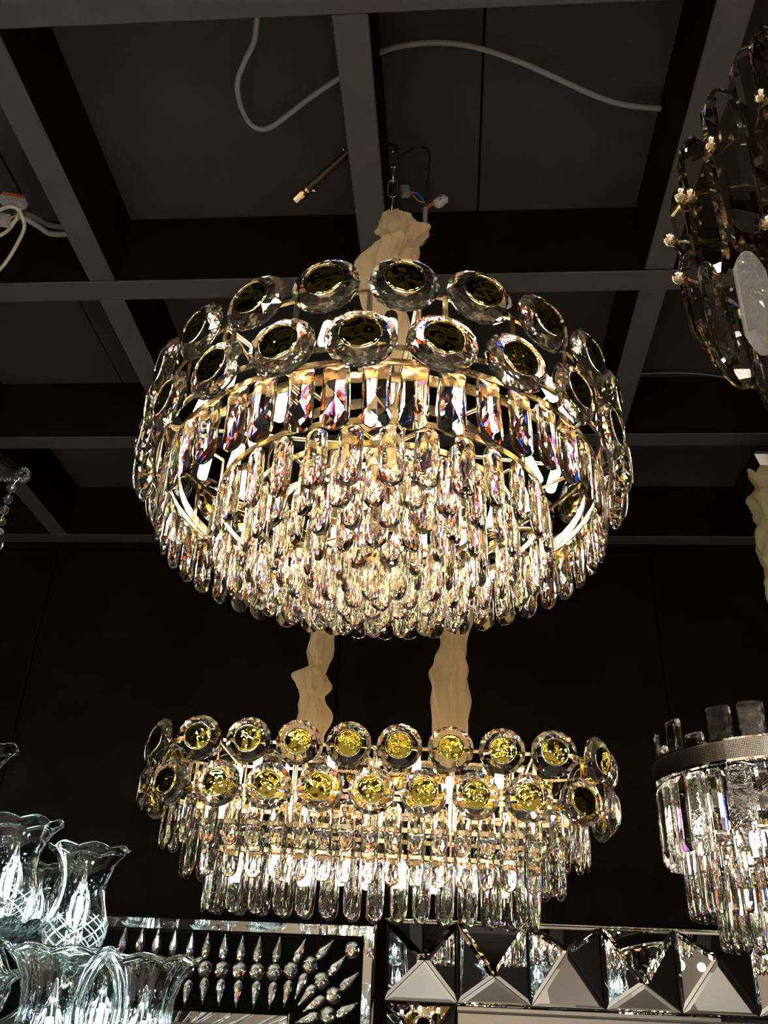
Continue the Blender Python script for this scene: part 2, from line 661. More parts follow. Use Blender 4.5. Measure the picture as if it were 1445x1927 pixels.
def link_path(L=.054, w=.021, n=18):
    pts = []
    s, b = (L - w) / 2, w / 2
    for i in range(n):
        x, y, _, _ = stad_at(s, b, (4 * s + 2 * PI * b) * i / n)
        pts.append((0, y, x))
    return pts


CHAIN_LINK = MB().tube(link_path(), .0017, 6, closed=True).mesh('chain_link', GOLD)


def chain(parent, base, top):
    base, top = Vector(base), Vector(top)
    d = top - base
    n = max(1, round(d.length / .0485))
    rot = d.to_track_quat('Z', 'Y').to_matrix().to_4x4()
    for i in range(n):
        p = base + d * ((i + .5) / n)
        link_mesh('chain_link', CHAIN_LINK, parent, mw=Matrix.Translation(p) @ rot @ Matrix.Rotation((i % 2) * PI / 2, 4, 'Z'))


def sleeve(parent, name, spine, mat, seed):
    """gathered cloth tube; spine = [(x, y, z, radius)]"""
    rnd = random.Random(seed)
    P = [Vector(p[:3]) for p in spine]
    n, k = 64, len(spine)
    sub = 6
    ph = [rnd.uniform(0, 6.28) for _ in range(8)]
    V, Fc = [], []
    rows = (k - 1) * sub + 1
    for q in range(rows):
        i = min(q // sub, k - 2)
        f = (q - i * sub) / sub
        e = f * f * (3 - 2 * f)
        c = P[i].lerp(P[i + 1], f)
        off = P[i].lerp(P[i + 1], e)
        c = Vector((off.x, off.y, c.z))
        r = spine[i][3] * (1 - e) + spine[i + 1][3] * e
        for j in range(n):
            a = 2 * PI * j / n
            w = 1 + .17 * math.sin(3 * a + ph[0] + q * .22) + .13 * math.sin(5 * a + ph[1] - q * .31) + .07 * math.sin(8 * a + ph[2] + q * .17) + .05 * math.sin(q * .9 + ph[3]) + .055 * math.sin(13 * a + ph[5] + .9 * math.sin(q * .13))
            dz = .004 * math.sin(2 * a + ph[4] + q * .4)
            V.append((c.x + r * w * math.cos(a), c.y + r * w * .8 * math.sin(a), c.z + dz))
    for q in range(rows - 1):
        for j in range(n):
            Fc.append((q * n + j, q * n + (j + 1) % n, (q + 1) * n + (j + 1) % n, (q + 1) * n + j))
    return link_mesh(name, MB().add(V, Fc, 0, True).mesh(name, mat), parent)


def set_disc(parent, x, y, z, nx, ny, k):
    d = link_mesh('crystal_disc', DISC, parent, mw=face_out(x, y, z, nx, ny, random.uniform(-.04, .04), 0) @ Matrix.Rotation(random.uniform(-.03, .03), 4, 'X'))
    link_mesh('gold_mirror_disc', FOILS[k % 4], d, mw=Matrix.Rotation(random.uniform(0, 6.28), 4, 'Y'))
    return d


# ------------------------------------------------------------------ the round chandelier
n_ = Vector((-.0111, .0198, 1)).normalized()
e1 = Vector((0, 1, 0)).cross(n_).normalized()
e2 = n_.cross(e1)
RO = Vector((-.1205, 1.2891, .8479 + EYE))
MR = Matrix(((e1.x, e2.x, n_.x, RO.x), (e1.y, e2.y, n_.y, RO.y), (e1.z, e2.z, n_.z, RO.z), (0, 0, 0, 1)))
rnd_ch = empty('round_chandelier', 'large round drum chandelier of crystal drops with black-looking mirror discs, lit above the oblong one', 'chandelier', mw=MR)
for k in range(23):
    for h, r, ph in ((0, .4, -.9371 - .0178), (-.1007, .4013, -.807 - .015)):
        a = ph + (2 * PI / 23) * k
        set_disc(rnd_ch, r * math.sin(a), -r * math.cos(a), h, math.sin(a), -math.cos(a), random.randrange(4))
# gold frame
for h, r in ((0, .383), (-.1007, .384)):
    link_mesh('disc_ring', MB().ring(circle(r), h - .003, h + .003, -.0025, .0025).mesh('disc_ring', GOLD), rnd_ch)
TIERS = ((.3639, -.113, 44, .040, .107, 0), (.275, -.147, 32, .037, .103, 0), (.222, -.150, 26, .035, .105, 1), (.170, -.155, 20, .034, .105, 1), (.118, -.160, 14, .033, .105, 1), (.066, -.165, 8, .032, .105, 1))
drop_a = pendants('crystal_pendant', .040, .105, .015, .93, 0, 5, CRYSTAL)
drop_b = [gem('crystal_pendant', lozenge_bar(.037, .103, .015, 60 + k), CRYSTAL) for k in range(5)]
drop_c = [gem('crystal_pendant', lozenge_bar(.034, .104, .016, 70 + k), CRYSTAL) for k in range(5)]
for q, (r, h, n, w, L, kind) in enumerate(TIERS):
    link_mesh('tier_ring', MB().ring(circle(r, 96), h - .001, h + .009, -.0015, .0015).mesh('tier_ring', GOLD), rnd_ch)
    src = (drop_a, drop_b, drop_c)[min(q, 2)]
    for k in range(n):
        a = .049 + 2 * PI * (k + .35 * (q % 2)) / n + random.uniform(-.006, .006)
        link_mesh('crystal_pendant', random.choice(src), rnd_ch, mw=face_out((r + .0) * math.sin(a), -(r + .0) * math.cos(a), h - .0025, math.sin(a), -math.cos(a), random.uniform(-.13, .13), random.uniform(-.03, .03)))
# arms and struts
for k in range(8):
    a = 2 * PI * k / 8 + .2
    s, c = math.sin(a), -math.cos(a)
    m = MB()
    m.tube([(s * .03, c * .03, .0), (s * .383, c * .383, .0)], .0042, 6)
    m.tube([(s * .384, c * .384, 0), (s * .384, c * .384, -.1007)], .003, 6)
    m.tube([(s * .384, c * .384, -.1007), (s * .3639, c * .3639, -.108)], .003, 6)
    m.tube([(s * .37, c * .37, -.004), (s * .275, c * .275, -.06), (s * .275, c * .275, -.14)], .003, 6)
    m.tube([(s * .275, c * .275, -.139), (s * .06, c * .06, -.157)], .003, 6)
    link_mesh('frame_arm', m.mesh('frame_arm', GOLD), rnd_ch)
for k in range(23):
    a = -.9371 + (2 * PI / 23) * (k + .5)
    s, c = math.sin(a), -math.cos(a)
    m = MB().box((-.004, -.0012, -.1007), (.004, .0012, 0))
    link_mesh('disc_strut', m.mesh('disc_strut', GOLD), rnd_ch, mw=face_out(s * .386, c * .386, 0, s, c))
# wide reflector bands inside
for r, h in ((.342, -.118), (.20, -.055)):
    link_mesh('reflector_band', MB().ring(circle(r, 72), h - .009, h + .009, -.001, .001).mesh('reflector_band', GOLD), rnd_ch)
link_mesh('hub', MB().lathe([(.001, .02), (.035, .02), (.04, .012), (.04, -.012), (.03, -.02), (.012, -.03), (.012, -.16), (.02, -.17), (.001, -.175)], 24).mesh('hub', GOLD), rnd_ch)
for ring_r, n, h, off in ((.322, 22, .0, .1), (.25, 18, -.04, .1), (.15, 3, -.01, .3)):
    for k in range(n):
        a = off + 2 * PI * k / n
        link_mesh('led_bulb', BULB, rnd_ch, mw=Matrix.Translation((ring_r * math.sin(a), -ring_r * math.cos(a), h)) @ Matrix.Rotation(a, 4, 'Z') @ Matrix.Rotation(random.uniform(-.35, .35), 4, 'X'))
Lz = .8479
chain(rnd_ch, (0, 0, .03), (.0, 0, .80))
sp = [(.0, 0, -.10, .018), (.002, 0, -.03, .028), (-.008, 0, .05, .038), (.012, 0, .12, .030), (-.012, 0, .20, .040), (.004, 0, .28, .030), (-.012, 0, .36, .040), (-.016, 0, .44, .048), (.002, 0, .485, .052), (.020, 0, .505, .030), (.024, 0, .53, .048), (.016, 0, .565, .036), (.002, 0, .605, .014)]
sleeve(rnd_ch, 'chain_sleeve', sp, ORGANZA, 3)

# ------------------------------------------------------------------ the oblong chandelier
psi, rho = math.radians(1.1), math.radians(1.05)
LO = Vector((-.1675, 1.859 + .14, .4597 + EYE))
ML = Matrix.Translation(LO) @ Matrix.Rotation(psi, 4, 'Z') @ Matrix.Rotation(rho, 4, 'Y')
lin = empty('oblong_chandelier', 'long oval crystal chandelier with gold mirror discs, on two peach sleeves below the round one', 'chandelier', mw=ML)
s0, b0 = .38, .14
per0 = 4 * s0 + 2 * PI * b0
for k in range(22):
    for h, off in ((0, .5), (-.094, 0)):
        x, y, nx, ny = stad_at(s0, b0, per0 * (k + off) / 22)
        set_disc(lin, x, y, h, nx, ny, random.randrange(4))
for h in (0, -.094):
    link_mesh('disc_ring', MB().ring(stadium(s0, b0 - .014), h - .003, h + .003, -.0025, .0025).mesh('disc_ring', GOLD), lin)
for k in range(22):
    x, y, nx, ny = stad_at(s0, b0 - .014, per0 * (k + .25) / 22 * (4 * s0 + 2 * PI * (b0 - .014)) / per0)
    link_mesh('disc_strut', MB().box((-.004, -.0012, -.094), (.004, .0012, 0)).mesh('disc_strut', GOLD), lin, mw=face_out(x, y, 0, nx, ny))
lin_a = [gem('crystal_pendant', lozenge_bar(.036, .104, .014, 80 + k), CRYSTAL) for k in range(5)]
lin_b = [gem('crystal_bar', lozenge_bar(.036, .120, .014, k), CRYSTAL) for k in range(4)]
LT = ((.345, .118, -.108, 44, 0), (.326, .083, -.164, 38, 0), (.308, .046, -.212, 31, 1))
for s, b, h, n, kind in LT:
    per = 4 * s + 2 * PI * b
    link_mesh('tier_rail', MB().ring(stadium(s, b), h - .001, h + .008, -.0015, .0015).mesh('tier_rail', GOLD), lin)
    for k in range(n):
        x, y, nx, ny = stad_at(s, b, per * (k + .3 * kind) / n)
        link_mesh('crystal_bar' if kind else 'crystal_pendant', random.choice(lin_b if kind else lin_a), lin, mw=face_out(x, y, h - .003, nx, ny, random.uniform(-.13, .13), random.uniform(-.02, .02)))
    # small gold clips that carry the drops
for x in (-.34, -.17, 0, .17, .34):
    m = MB()
    m.tube([(x, -.126, -.002), (x, .126, -.002)], .0035, 6)
    m.tube([(x, -.118, -.002), (x, -.118, -.105)], .0026, 6)
    m.tube([(x, .118, -.002), (x, .118, -.105)], .0026, 6)
    x2 = max(-.30, min(.30, x))
    m.tube([(x2, -.083, -.002), (x2, -.083, -.16)], .0026, 6)
    m.tube([(x2, .083, -.002), (x2, .083, -.16)], .0026, 6)
    m.tube([(x2, 0, -.002), (x2, 0, -.21)], .0026, 6)
    m.tube([(x2, -.046, -.209), (x2, .046, -.209)], .0026, 6)
    link_mesh('frame_arm', m.mesh('frame_arm', GOLD), lin)
link_mesh('top_plate', MB().box((-.33, -.022, -.006), (.33, .022, 0)).mesh('top_plate', GOLD), lin)
for i in range(9):
    for y, h in (((-.085, -.012), (0, -.214)) if i % 2 else ((.085, -.012), (0, -.09), (0, -.220))):  # the lowest bulbs are added to brighten the bottom row of bars
        link_mesh('led_bulb', BULB, lin, mw=Matrix.Translation(((-.345 + .08625 * i) * (1 if h > -.1 else .8) + random.uniform(-.012, .012), y, h)) @ Matrix.Rotation(random.uniform(-.3, .3), 4, 'X'))
for i, xx in enumerate((-.162, .172)):
    chain(lin, (xx, 0, .01), (xx, 0, 1.36))
    if i == 0:
        sp = [(xx, 0, .0, .026), (xx + .004, 0, .05, .034), (xx + .004, 0, .10, .036), (xx - .004, 0, .135, .028), (xx + .0, 0, .16, .034), (xx - .012, 0, .195, .036), (xx + .006, 0, .222, .020), (xx + .004, 0, .25, .031), (xx + .006, 0, .30, .026), (xx, 0, .38, .034), (xx + .004, 0, .5, .027), (xx, 0, .62, .033), (xx, 0, .74, .028), (xx, 0, .86, .02)]
    else:
        sp = [(xx - .008, 0, .0, .036), (xx - .010, 0, .06, .037), (xx - .012, 0, .13, .038), (xx - .016, 0, .19, .043), (xx - .008, 0, .24, .032), (xx - .004, 0, .28, .030), (xx, 0, .36, .036), (xx, 0, .48, .028), (xx, 0, .6, .034), (xx, 0, .74, .028), (xx, 0, .86, .02)]
    sleeve(lin, 'chain_sleeve', sp, ORGANZA, 5 + i)
for xx in (-.162, .172):
    link_mesh('ceiling_hook', MB().tube([(xx, 0, 1.35), (xx, 0, 1.366)], .012, 12).mesh('ceiling_hook', GOLD), lin)


# ------------------------------------------------------------------ banded glass-plate chandelier at the right edge
BC = at(1472, 1425, 2.3)
BR = .325
zt = EYE + .541
band = empty('banded_chandelier', 'round chandelier of glass plates under a silver mesh band, at the right edge', 'chandelier', (BC.x, BC.y, zt))


def mesh_band_mat():
    m, nt, out = new_mat('silver_crystal_mesh')
    b = node(nt, 'ShaderNodeBsdfPrincipled')
    b.inputs['Metallic'].default_value = 1
    b.inputs['Roughness'].default_value = .3
    tc = node(nt, 'ShaderNodeTexCoord')
    br = node(nt, 'ShaderNodeTexBrick')
    br.inputs['Color1'].default_value = (.85, .82, .77, 1)
    br.inputs['Color2'].default_value = (.62, .59, .54, 1)
    br.inputs['Mortar'].default_value = (.10, .09, .08, 1)
    br.inputs['Scale'].default_value = 1.0
    br.offset = 0.0
    br.inputs['Mortar Size'].default_value = .0006
    br.inputs['Brick Width'].default_value = .004
    br.inputs['Row Height'].default_value = .004
    nt.links.new(tc.outputs['UV'], br.inputs['Vector'])
    nt.links.new(br.outputs['Color'], b.inputs['Base Color'])
    bp = node(nt, 'ShaderNodeBump')
    bp.inputs['Distance'].default_value = .002
    nt.links.new(br.outputs['Fac'], bp.inputs['Height'])
    bp.invert = True
    nt.links.new(bp.outputs[0], b.inputs['Normal'])
    nt.links.new(b.outputs[0], out.inputs[0])
    return m


def wrap_uv(me, r):
    uv = me.uv_layers.new(name='wrap')
    for p in me.polygons:
        for li in p.loop_indices:
            v = me.vertices[me.loops[li].vertex_index].co
            a = math.atan2(v.x, -v.y)
            if p.center.y > 0 and p.center.x < 0 and a > 2.9:
                a -= 2 * PI
            if p.center.y > 0 and p.center.x > 0 and a < -2.9:
                a += 2 * PI
            uv.data[li].uv = (a * r, v.z)
    return me


link_mesh('mesh_band', wrap_uv(MB().ring(circle(BR, 96), -.047, -.004, -.004, 0).mesh('mesh_band', mesh_band_mat()), BR), band)
for h0, h1 in ((-.0525, -.047), (-.004, .0)):
    link_mesh('band_rim', MB().ring(circle(BR, 96), h0, h1, -.012, .003).mesh('band_rim', CHROME), band)


def plate_mesh(name, w, L, t, mat, ch=.006):
    pts = []
    for sx in (-1, 1):
        for z0, sz in ((0, -1), (-L, 1)):
            for y in (-t * .1, t * .5):
                pts += [(sx * (w / 2 - ch), y, z0), (sx * w / 2, y, z0 + sz * ch)]
            pts.append((sx * (w / 2 - .012), -t * .5, z0 + sz * .014))
    return gem(name, pts, mat)


tall = plate_mesh('glass_plate', .058, .115, .014, HAMMERED)
low = plate_mesh('glass_plate', .052, .066, .014, HAMMERED)
for k in range(25):
    a = -.52 + 2 * PI * k / 25
    r = BR - .022
    t_ = k % 2 == 0
    link_mesh('glass_plate', tall if t_ else low, band, mw=face_out(r * math.sin(a), -r * math.cos(a), .085 if t_ else .036, math.sin(a), -math.cos(a), random.uniform(-.05, .05)))
long_p = plate_mesh('glass_plate', .056, .185, .016, HAMMERED)
slim_p = plate_mesh('glass_plate', .040, .170, .016, CRYSTAL)
for k in range(34):
    a = -.49 + 2 * PI * k / 34
    r = BR - .014
    link_mesh('glass_plate', long_p if k % 2 else slim_p, band, mw=face_out(r * math.sin(a), -r * math.cos(a), -.058, math.sin(a), -math.cos(a), random.uniform(-.1, .1)))
rods = [gem('crystal_rod', bar_points(.026, .165, .020, 40 + k), CRYSTAL) for k in range(3)]
for r, h, n in ((.265, -.195, 46), (.20, -.262, 34), (.13, -.265, 22)):
    link_mesh('tier_ring', MB().ring(circle(r, 72), h, h + .008, -.0015, .0015).mesh('tier_ring', CHROME), band)
    for k in range(n):
        a = 2 * PI * k / n
        link_mesh('crystal_rod', random.choice(rods), band, mw=face_out(r * math.sin(a), -r * math.cos(a), h - .002, math.sin(a), -math.cos(a), random.uniform(-.2, .2), random.uniform(-.015, .015)))
for k in range(6):
    a = 2 * PI * k / 6
    m = MB()
    m.tube([(0, 0, -.01), (math.sin(a) * (BR - .01), -math.cos(a) * (BR - .01), -.01)], .004, 6)
    for r, h in ((.265, -.19), (.20, -.257), (.13, -.26)):
        m.tube([(math.sin(a) * r, -math.cos(a) * r, -.01), (math.sin(a) * r, -math.cos(a) * r, h)], .002, 6)
    link_mesh('frame_arm', m.mesh('frame_arm', CHROME), band)
for r, n, h in ((.27, 9, -.10), (.21, 6, -.19), (.15, 4, -.30)):
    for k in range(n):
        a = .3 + 2 * PI * k / n
        link_mesh('led_bulb', BULB, band, loc=(r * math.sin(a), -r * math.cos(a), h))
link_mesh('hub', MB().lathe([(.001, .03), (.03, .02), (.04, 0), (.03, -.03), (.001, -.03)], 20).mesh('hub', CHROME), band)
link_mesh('wall_bracket', MB().tube([(0, 0, -.02), (0, YW - .004 - BC.y, -.02)], .009, 12).tube([(0, YW - .022 - BC.y, -.02), (0, YW - .003 - BC.y, -.02)], .05, 20).mesh('wall_bracket', CHROME), band)

# canopy with an ivory sleeve, upper right
CP = at(1470, 868, 2.37)
can = empty('ceiling_canopy', 'square chrome ceiling canopy with a gathered ivory sleeve hanging from it, right edge', 'canopy', (CP.x, 2.40, CP.z))
m = MB()
hw = CP.x - at(1404, 878, 2.36).x
for a, b, z0, z1 in ((hw, hw, -.018, 0), (hw * .97, hw * .8, -.052, -.024), (hw * .9, hw * .9, -.026, -.016)):
    V = [(-a, -a, z1), (a, -a, z1), (a, a, z1), (-a, a, z1), (-b, -b, z0), (b, -b, z0), (b, b, z0), (-b, b, z0)]
    m.add(V, [(0, 1, 2, 3), (7, 6, 5, 4), (0, 4, 5, 1), (1, 5, 6, 2), (2, 6, 7, 3), (3, 7, 4, 0)])
link_mesh('canopy_plate', recalc(m.mesh('canopy_plate', CHROME)), can)
link_mesh('canopy_rod', MB().tube([(0.02, 0, -.005), (.02, 0, ZB - CP.z)], .008, 10).mesh('canopy_rod', CHROME), can)
chain(can, (0.0, 0, -.05), (.02, 0, -.40))
sp = []
for x, y, r_px in ((1500, 1210, 26), (1490, 1165, 36), (1485, 1130, 30), (1478, 1095, 34), (1470, 1072, 29), (1468, 1050, 36), (1465, 1012, 35), (1463, 990, 29), (1462, 966, 36), (1459, 945, 50), (1462, 918, 34), (1452, 891, 46)):
    p = at(x, y, 2.40)
    q = p - Vector((CP.x, 2.40, CP.z))
    sp.append((q.x, 0, q.z, r_px * (p - Vector((0, 0, EYE))).dot(FWD) / F_PX))
sleeve(can, 'chain_sleeve', sp, IVORY, 11)

# ------------------------------------------------------------------ hanging cluster of long faceted bars, upper right
UY = .78
root = at(1640, 330, UY + .16)
bars = empty('crystal_bar_chandelier', 'chandelier of thick faceted clear and smoky glass bars on gold pins, upper right corner', 'chandelier', (root.x, root.y, root.z))


def reflect_white_mat():  # white scatter in the colour stands in for a bright reflection on clear glass
    m, nt, out = new_mat('reflect_white_crystal')
    g = node(nt, 'ShaderNodeBsdfGlass')
    g.inputs['IOR'].default_value = 1.55
    g.inputs['Roughness'].default_value = 0
    t = node(nt, 'ShaderNodeBsdfTranslucent')
    t.inputs[0].default_value = (.50, .46, .44, 1)
    d = node(nt, 'ShaderNodeBsdfDiffuse')
    d.inputs[0].default_value = (.50, .46, .44, 1)
    x = node(nt, 'ShaderNodeMixShader')
    nt.links.new(t.outputs[0], x.inputs[1])
    nt.links.new(d.outputs[0], x.inputs[2])
    x2 = node(nt, 'ShaderNodeMixShader')
    x2.inputs[0].default_value = .30
    nt.links.new(g.outputs[0], x2.inputs[1])
    nt.links.new(x.outputs[0], x2.inputs[2])
    nt.links.new(x2.outputs[0], out.inputs[0])
    return m


REFLECT_WHITE = reflect_white_mat()


def prism_points(w, L, t):
    pts = []
    for z, f in ((0, .34), (-.05 * L, .62), (-.17 * L, 1), (-.83 * L, 1), (-.95 * L, .62), (-L, .34)):
        for sx in (-1, 1):
            pts += [(sx * f * w / 2, -.12 * t, z), (sx * f * w / 2, .12 * t, z)]
            pts += [(sx * f * w * .27, -.5 * t * min(1, f + .25), z), (sx * f * w * .27, .5 * t * min(1, f + .25), z)]
    return pts


def up_bar(top, bot, w_px, dY, yaw, mat, name='crystal_bar'):
    a, b = at(*top, UY + dY), at(*bot, UY + dY)
    depth = (Vector((a.x, a.y, (a.z + b.z) / 2)) - Vector((0, 0, EYE))).dot(FWD)
    w = w_px * depth / F_PX
    d = b - a
    me = gem(name, prism_points(w, d.length, w * .42), mat)
    q = d.to_track_quat('-Z', 'Y').to_matrix().to_4x4()
    # keep the width across, then turn the bar about its own axis
    return link_mesh(name, me, bars, mw=Matrix.Translation(a - root) @ Vector((0, 0, -1)).rotation_difference(d.normalized()).to_matrix().to_4x4() @ Matrix.Rotation(yaw, 4, 'Z'))


for top, bot, w, dY, yaw, mat in (
        ((1352, 176), (1404, 468), 92, 0, .25, CRYSTAL),
        ((1298, 264), (1352, 520), 70, -.01, -.55, SMOKE_CRYSTAL),
        ((1272, 360), (1300, 505), 40, .05, -.9, CRYSTAL),
        ((1292, 478), (1336, 655), 50, .03, -.5, SMOKE_CRYSTAL),
        ((1328, 498), (1376, 690), 58, -.02, .5, CRYSTAL),
        ((1352, 560), (1404, 728), 64, .03, -.2, CRYSTAL),
        ((1404, 478), (1440, 664), 62, -.05, .1, REFLECT_WHITE),
        ((1416, 560), (1462, 782), 60, .02, .4, CRYSTAL),
        ((1380, 600), (1424, 728), 46, .06, -.7, SMOKE_CRYSTAL),
        ((1402, 96), (1464, 345), 78, .05, -.35, SMOKE_CRYSTAL),
        ((1432, 380), (1474, 560), 62, .03, -.4, SMOKE_CRYSTAL),
        ((1440, 60), (1500, 330), 90, .0, .2, SMOKE_CRYSTAL),
        ((1318, 610), (1362, 700), 40, .06, .9, SMOKE_CRYSTAL),
        ((1500, 420), (1560, 660), 74, .0, .3, CRYSTAL),
        ((1560, 560), (1620, 790), 70, .04, -.2, SMOKE_CRYSTAL),
        ((1640, 420), (1716, 680), 80, -.03, .2, CRYSTAL),
        ((1760, 250), (1850, 520), 84, .1, .6, SMOKE_CRYSTAL),
        ((1720, 460), (1800, 700), 74, .3, -.4, CRYSTAL),
        ((1560, 40), (1630, 290), 80, .06, .2, CRYSTAL)):
    up_bar(top, bot, w, dY, yaw, mat)
pin = MB().lathe([(.0005, -.013), (.004, -.012), (.0078, -.007), (.0085, -.001), (.0078, .004), (.005, .0075), (.0038, .009), (.0038, .03), (.0005, .03)], 12).mesh('gold_pin', GOLD)
for (x, y), dY, ax in (((1337, 273), -.03, -.3), ((1281, 369), -.02, -.5), ((1292, 371), -.01, .5), ((1263, 453), .02, -.8), ((1280, 524), .02, -.9), ((1430, 183), -.02, -.2), ((1437, 199), .0, .1), ((1440, 420), .0, .3)):
    p = at(x, y, UY + dY) - root
    link_mesh('gold_pin', pin, bars, mw=Matrix.Translation(p) @ Matrix.Rotation(ax, 4, 'Z') @ Matrix.Rotation(-PI / 2, 4, 'X') @ Matrix.Rotation(random.uniform(-.3, .3), 4, 'Y'))


def px_tube(parent, name, pts, r, mat, origin=Vector((0, 0, 0)), n=6):
    """pts: (px, py, Y)"""
    P = smooth_path([at(x, y, Y) - origin for x, y, Y in pts])
    return link_mesh(name, MB().tube(P, r, n).mesh(name, mat), parent)


def smooth_path(P, sub=6):
    out = []
    for i in range(len(P) - 1):
        p0, p1, p2, p3 = P[max(i - 1, 0)], P[i], P[i + 1], P[min(i + 2, len(P) - 1)]
        for k in range(sub):
            t = k / sub
            out.append(.5 * ((2 * p1) + (p2 - p0) * t + (2 * p0 - 5 * p1 + 4 * p2 - p3) * t * t + (3 * p1 - p0 - 3 * p2 + p3) * t ** 3))
    out.append(P[-1])
    return out


for pts in (((1326, 340, UY), (1340, 312, UY + .02), (1372, 284, UY + .04), (1420, 262, UY + .08), (1520, 262, UY + .13), (1634, 290, UY + .16)),
            ((1376, 545, UY), (1388, 505, UY + .02), (1410, 460, UY + .05), (1440, 425, UY + .09), (1530, 375, UY + .13), (1645, 360, UY + .16)),
            ((1290, 371, UY + .03), (1330, 372, UY + .05), (1400, 362, UY + .09), (1520, 335, UY + .13), (1638, 320, UY + .16)),
            ((1268, 453, UY + .05), (1330, 462, UY + .07), (1400, 450, UY + .1), (1530, 415, UY + .14), (1652, 400, UY + .16)),
            ((1284, 524, UY + .05), (1350, 545, UY + .07), (1420, 520, UY + .1), (1540, 470, UY + .14), (1660, 440, UY + .16)),
            ((1355, 572, UY + .02), (1400, 560, UY + .08), (1540, 520, UY + .14), (1664, 470, UY + .16)),
            ((1800, 330, UY + .1), (1720, 340, UY + .13), (1645, 360, UY + .16)), ((1760, 520, UY + .3), (1710, 450, UY + .24), (1652, 400, UY + .16))):
    px_tube(bars, 'gold_branch', pts, .0022, GOLD, root)
link_mesh('stem', MB().tube([(0, 0, -.20), (0, 0, ZB - root.z + .0)], .009, 12).mesh('stem', GOLD), bars)
link_mesh('canopy_plate', MB().lathe([(.001, -.03), (.05, -.028), (.06, -.012), (.06, 0), (.001, 0)], 24).mesh('canopy_plate', GOLD), bars, loc=(0, 0, ZB - root.z))

# ------------------------------------------------------------------ crystal arm with beads at the left edge
AY = 1.3
ao = at(-460, 905, AY)
arm = empty('beaded_crystal_chandelier', 'clear glass arm tip with bead strands and a pear drop, left edge under the beams', 'chandelier', (ao.x, ao.y, ao.z))
px_tube(arm, 'glass_arm', ((-452, 905, AY), (-330, 940, AY), (-180, 850, AY), (-60, 838, AY), (0, 864, AY), (25, 882, AY), (44, 897, AY)), .0085, BLOWN, ao, 12)
bead = gem('glass_bead', [Vector((math.sin(t) * math.cos(p), math.sin(t) * math.sin(p), math.cos(t))) * .0085 for t in (.35, .9, 1.57, 2.24, 2.8) for p in [2 * PI * k / 8 + t for k in range(8)]], COOL_CRYSTAL)
seed = gem('glass_seed_bead', [Vector((math.sin(t) * math.cos(p), math.sin(t) * math.sin(p), math.cos(t))) * .0042 for t in (.5, 1.57, 2.6) for p in [2 * PI * k / 6 + t for k in range(6)]], COOL_CRYSTAL)
tip = at(45, 896, AY) - ao
for k in range(26):
    a, b = 2 * PI * k / 13, (k // 13)
    link_mesh('glass_seed_bead', seed, arm, loc=tip + Vector((.010 * math.cos(a) * (1 - .35 * b), (-.004 + .009 * b), .012 * math.sin(a) * (1 - .35 * b))))
for k in range(12):
    link_mesh('glass_seed_bead', seed, arm, loc=at(36 - k * 8.5, 902 + (0.9 if k % 2 else -.5), AY - .01) - ao)
for x, y in ((22, 919), (15.5, 940), (8.5, 960), (2.5, 981), (-4, 1001), (-40, 925), (-44, 945)):
    link_mesh('glass_bead', bead, arm, loc=at(x, y, AY - .01) - ao)
px_tube(arm, 'bead_wire', ((36, 900, AY - .01), (22, 919, AY - .01), (8.5, 960, AY - .01), (-4, 1001, AY - .01)), .0012, CHROME, ao)
px_tube(arm, 'bead_wire', ((-40, 900, AY - .01), (-40, 925, AY - .01), (-44, 945, AY - .01)), .0012, CHROME, ao)
pear = gem('pear_drop', almond_points(.034, .058, .018, 5), COOL_CRYSTAL)
link_mesh('pear_drop', pear, arm, loc=at(0, 994, AY - .01) - ao, rot=(0, .1, .2))
link_mesh('glass_column', MB().lathe([(.004, -.12), (.02, -.1), (.03, -.05), (.016, .0), (.026, .06), (.012, .12), (.008, .5), (.008, ZB - ao.z)], 20).mesh('glass_column', CHROME), arm, loc=(0, 0, 0))

# ------------------------------------------------------------------ hurricane-shade chandelier, lower left
hur_o = Vector((-1.42, 1.35, EYE - .02))
hur = empty('hurricane_chandelier', 'clear chandelier of scalloped hurricane shades with cut diamonds and lit candle bulbs, lower left', 'chandelier', (hur_o.x, hur_o.y, hur_o.z))


